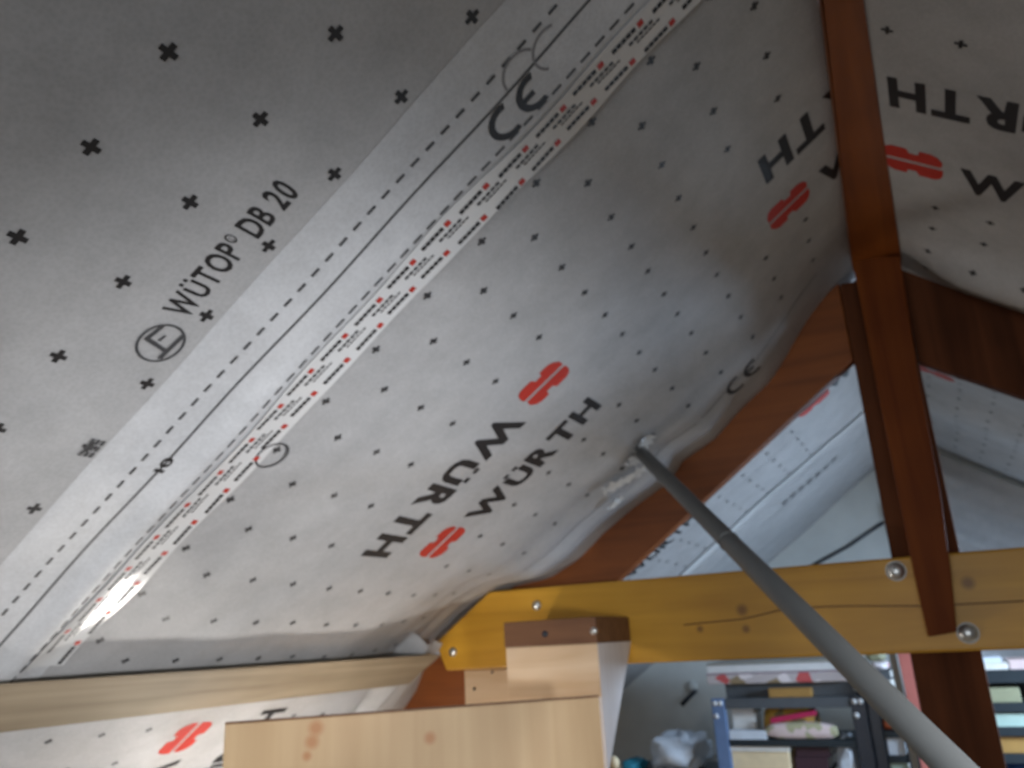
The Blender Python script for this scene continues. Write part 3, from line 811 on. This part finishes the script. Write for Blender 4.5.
# pile on the rack top
z1_, z2_, z3_ = zpx(780, 683.5), zpx(780, 671.5), zpx(780, 661)
book('large_book', 'dark grey large book lying lowest on the rack top', xpx(722, 690), xpx(852, 690), D2 + .05, D2 + .36, zTop, z1_, 'slate')
carton('gold_packet', 'flat gold packet at the front edge of the rack top', xpx(768, 692), xpx(811, 692), RY_ + .006, D2 + .045, zTop, zpx(790, 689), 'gold', cat='packet')
t = thing('magazine', 'pink and white magazine lying on the dark grey book', 'magazine', (xpx(780, 676), D2, z1_))
box('pages', xpx(705, 676), xpx(850, 676), D2, D2 + .35, z1_ + .0005, z2_ - .006, M['magazine_print'], t, .008)
box('cover', xpx(705, 676), xpx(850, 676), D2, D2 + .35, z2_ - .0055, z2_ - .001, M['lilac'], t, 0)
t = thing('foam_sheet', 'flat white foam sheet lying on top of the magazine', 'sheet', (xpx(780, 666), D2, z2_))
box('slab', xpx(706, 666), xpx(842, 666), D2 - .01, D2 + .36, z2_, z3_ - .012, M['white'], t, .003)
box('facing', xpx(706, 666), xpx(842, 666), D2 - .01, D2 + .36, z3_ - .0115, z3_, M['greyboard'], t, .001)
# upper compartment
carton('paper_box', 'small off-white box at the left of the upper rack shelf', xpx(728, 720), xpx(751, 720), D2 + .06, D2 + .26, zS1, zpx(740, 708.5), 'paper')
book('notebook', 'thin white notebook lying in front of the off-white box', xpx(729, 735), xpx(766, 735), D2 - .01, D2 + .05, zS1, zpx(750, 731), 'bluewhite')
tag(blob('snack_packet', xpx(757, 715), xpx(814, 715), D2 + .055, D2 + .16, zS1, zpx(785, 706.5), M['packet_print'], 8, .05), 'yellow printed packet behind the floral pouch on the rack', 'packet')
tag(blob('cloth_pouch', xpx(764, 730), xpx(838, 730), D2 - .015, D2 + .04, zS1, zpx(800, 723), M['floral_cloth'], 5, .05), 'pale pink floral cloth pouch on the upper rack shelf', 'pouch')
za, zb_ = zpx(775, 724), zpx(812, 716)
v, f = hexa([(xpx(770, 722), D2 - .005, za), (xpx(815, 714), D2 - .005, zb_), (xpx(815, 714), D2 - .005, zb_ + .022), (xpx(770, 722), D2 - .005, za + .022),
             (xpx(770, 722), D2 + .045, za), (xpx(815, 714), D2 + .045, zb_), (xpx(815, 714), D2 + .045, zb_ + .022), (xpx(770, 722), D2 + .045, za + .022)])
t = thing('booklet', 'magenta booklet lying tilted on the floral pouch', 'booklet', (xpx(790, 718), D2, za)); mesh('cover', v, f, M['magenta'], t, bevel=.002)
# lower compartment
carton('lidded_box', 'cream box with white lid on the lower rack shelf', xpx(731, 760), xpx(789, 760), D2, D2 + .3, zS2, zpx(760, 745), 'cream', 'paper', lidh=.14)
zz = zS2
for k in range(4):
    h_ = (zpx(810, 744) - zS2) / 4
    book('purple_book', ['lowest', 'second lowest', 'second highest', 'topmost'][k] + ' dark purple book in the stack on the lower rack shelf', xpx(794, 760) + .008 * (k % 2), xpx(830, 760) - .006 * (k % 3), D2 + .005 * k, D2 + .26, zz, zz + h_ - .001, 'purple', group='dark purple books'); zz += h_
tag(blob('plastic_bag', xpx(835, 760), xpx(856, 760), D2 - .005, D2 + .2, zS2, zpx(845, 741), M['bluewhite'], 11, .14), 'pale blue plastic bag at the right of the lower rack shelf', 'bag')
# second, narrower rack
xl2, xr2 = xpx(868.5, 720) + .004, xpx(913, 720)
zT2, zSa, zSb = zpx(885, 704), zpx(885, 731), zpx(885, 756)
rack('narrow black metal rack beside the pink board', xl2, xr2, [zT2, zSa, zSb, zpx(885, 800)], .40, .045, screws=False)
carton('white_carton', 'white carton on top of the narrow rack behind the pipe', xl2 + .01, xpx(893, 690), D2, D2 + .25, zT2, zpx(880, 682), 'paper')
t = thing('rolled_paper', 'orange and white paper roll on the narrow rack', 'roll', (xl2 + .07, D2, zSa))
zr_ = zSa + .022
tube('roll', [(xl2 + .085, D2 + .03, zr_), (xr2 - .05, D2 + .03, zr_)], .021, M['paper'], t, 16)
tube('band', [(xl2 + .05, D2 + .03, zr_), (xl2 + .084, D2 + .03, zr_)], .0215, M['orange'], t, 16)
carton('white_case', 'bluish white case in the middle of the narrow rack', xl2 + .05, xr2 - .05, D2, D2 + .25, zSb, zpx(885, 735), 'bluewhite')
zq = zpx(885, 800)
book('green_folder', 'mint green folder pile at the bottom of the narrow rack', xl2 + .05, xr2 - .05, D2, D2 + .26, zq, zpx(885, 761), 'mint', 'folder')
# odds and ends piled on the white carton
book('dark_book', 'dark book lying on the white carton below the tie beam', xpx(862, 676), xpx(890, 676), D2 + .02, D2 + .24, zpx(880, 682) + .005, zpx(880, 671), 'slate')
tag(blob('pink_cloth', xpx(869, 667), xpx(887, 667), D2 + .03, D2 + .2, zpx(880, 671), zpx(880, 662), M['magazine_print'], 21, .1), 'small pink bundle on the dark book below the tie beam', 'cloth')
tag(blob('olive_cloth', xpx(864, 660), xpx(884, 660), D2 + .04, D2 + .2, zpx(880, 662), zpx(880, 650), M['olive'], 22, .1), 'olive green bundle on the pink bundle just under the tie beam', 'cloth')
# two upright boards beside the king post
def leaning(name, label, pa, pb, wpx, Y, mat, cat):
    a, b = atY(*pa, Y), atY(*pb, Y); wd = wpx * (atY(pa[0] + 1, pa[1], Y)[0] - a[0])
    d_ = (b - a); a2 = a + d_ * ((-CZ - a[2]) / d_[2])
    t = thing(name, label, cat, (a2[0], Y, -CZ))
    v, f = hexa([(a[0], Y, a[2]), (a[0] + wd, Y, a[2]), (a2[0] + wd, Y, -CZ), (a2[0], Y, -CZ), (a[0], Y + .03, a[2]), (a[0] + wd, Y + .03, a[2]), (a2[0] + wd, Y + .03, -CZ), (a2[0], Y + .03, -CZ)])
    mesh('panel', v, f, M[mat], t, bevel=.003)
leaning('pink_board', 'pinkish red board standing upright beside the king post', (897, 652), (905, 690), 13, 3.86, 'pinkboard', 'board')
leaning('grey_strip', 'narrow grey strip standing left of the pinkish red board', (888, 652), (896, 690), 7, 3.885, 'greyboard', 'board')
# shelf right of the king post
X0, X1 = xpx(968, 700), xpx(1075, 700)
sr = thing('bookcase', 'dark bookcase right of the king post', 'bookcase', ((X0 + X1) / 2, RY_, -CZ))
ZS = [zpx(1005, y) for y in (670, 703, 727, 754, 800)]
for x in (X0, X1 - .03): box('side_panel', x, x + .03, RY_ + .01, RY_ + .33, -CZ, ZS[0] - .05, M['darkshelf'], sr, .003)
box('back_panel', X0 + .031, X1 - .031, RY_ + .32, RY_ + .33, -CZ, ZS[0] - .05, M['darkshelf'], sr, 0)
for k, z in enumerate(ZS):
    x_ = (X0, X1) if k == 0 else (X0 + .031, X1 - .031)
    box('shelf', x_[0], x_[1], RY_, RY_ + .318, z - (.0495 if k == 0 else .035), z, M['darkshelf'], sr, .003)
XA = X0 + .04
carton('flat_box', 'flat white box on top of the dark bookcase', X0 + .03, xpx(1008, 665), RY_ + .02, RY_ + .3, ZS[0], zpx(1005, 664), 'paper')
book('pale_book', 'pale grey book lying on the flat white box above the bookcase', X0 + .04, xpx(1002, 660), RY_ + .03, RY_ + .3, zpx(1005, 664) + .005, zpx(1005, 657), 'bluewhite')
book('pink_book', 'pinkish book lying on the bookcase top at the right frame edge', xpx(1010, 665), X1 - .05, RY_ + .03, RY_ + .3, ZS[0], zpx(1015, 660), 'floral')
carton('white_tray', 'off-white tray in the top compartment of the bookcase', XA, xpx(1021, 695), RY_ + .02, RY_ + .3, ZS[1], zpx(1005, 689), 'olive')
book('flat_folder', 'grey green folder in the second bookcase compartment', XA, xpx(1040, 720), RY_ + .02, RY_ + .3, ZS[2], zpx(1005, 714), 'mint', 'folder')
carton('beige_box', 'beige box in the third bookcase compartment', XA, xpx(1050, 742), RY_ + .02, RY_ + .3, ZS[3], zpx(1010, 736), 'gold')
tag(blob('blue_bag', XA + .02, X1 - .08, RY_ + .03, RY_ + .28, ZS[4], zpx(1015, 760), M['blue'], 31, .12), 'blue bag in the lowest visible bookcase compartment', 'bag')
# chest with plastic bag left of the rack
cx0, cx1 = xpx(612, 775), xpx(709, 775)
zc = zpx(660, 777)
ch = thing('storage_chest', 'dark storage chest under the white plastic bag', 'chest', ((cx0 + cx1) / 2, RY_, -CZ))
box('body', cx0, cx1, RY_ + .02, RY_ + .5, -CZ, zc - .06, M['slate'], ch, .008); box('lid', cx0 - .005, cx1, RY_ + .01, RY_ + .51, zc - .0595, zc, M['slate'], ch, .01)
tag(blob('white_bag', xpx(640, 760), xpx(694, 760), RY_ + .06, RY_ + .4, zc, zpx(664, 739), M['bluewhite'], 41, .17), 'crumpled white plastic bag left of the rack', 'bag')
tag(blob('teal_cloth', xpx(615, 770), xpx(634, 770), RY_ + .05, RY_ + .25, zc, zpx(630, 763), M['teal'], 43, .1), 'teal cloth beside the crumpled white bag', 'cloth')
p = atY(613, 757, 2.9)
bh = thing('broom_handle', 'pale wooden broom handle with round end beside the tapered bracket', 'broom', (p[0], 2.9, -CZ))
tube('stick', [(p[0], 2.9, -CZ), (p[0], 2.9, p[2] - .035)], .014, M['knob'], bh, 14)
tube('end_cap', [(p[0], 2.9, p[2] - .034), (p[0], 2.9, p[2] - .03), (p[0], 2.9, p[2] - .01), (p[0], 2.9, p[2]), (p[0], 2.9, p[2] + .004)], [.013, .020, .020, .013, .004], M['cream'], bh, 14)
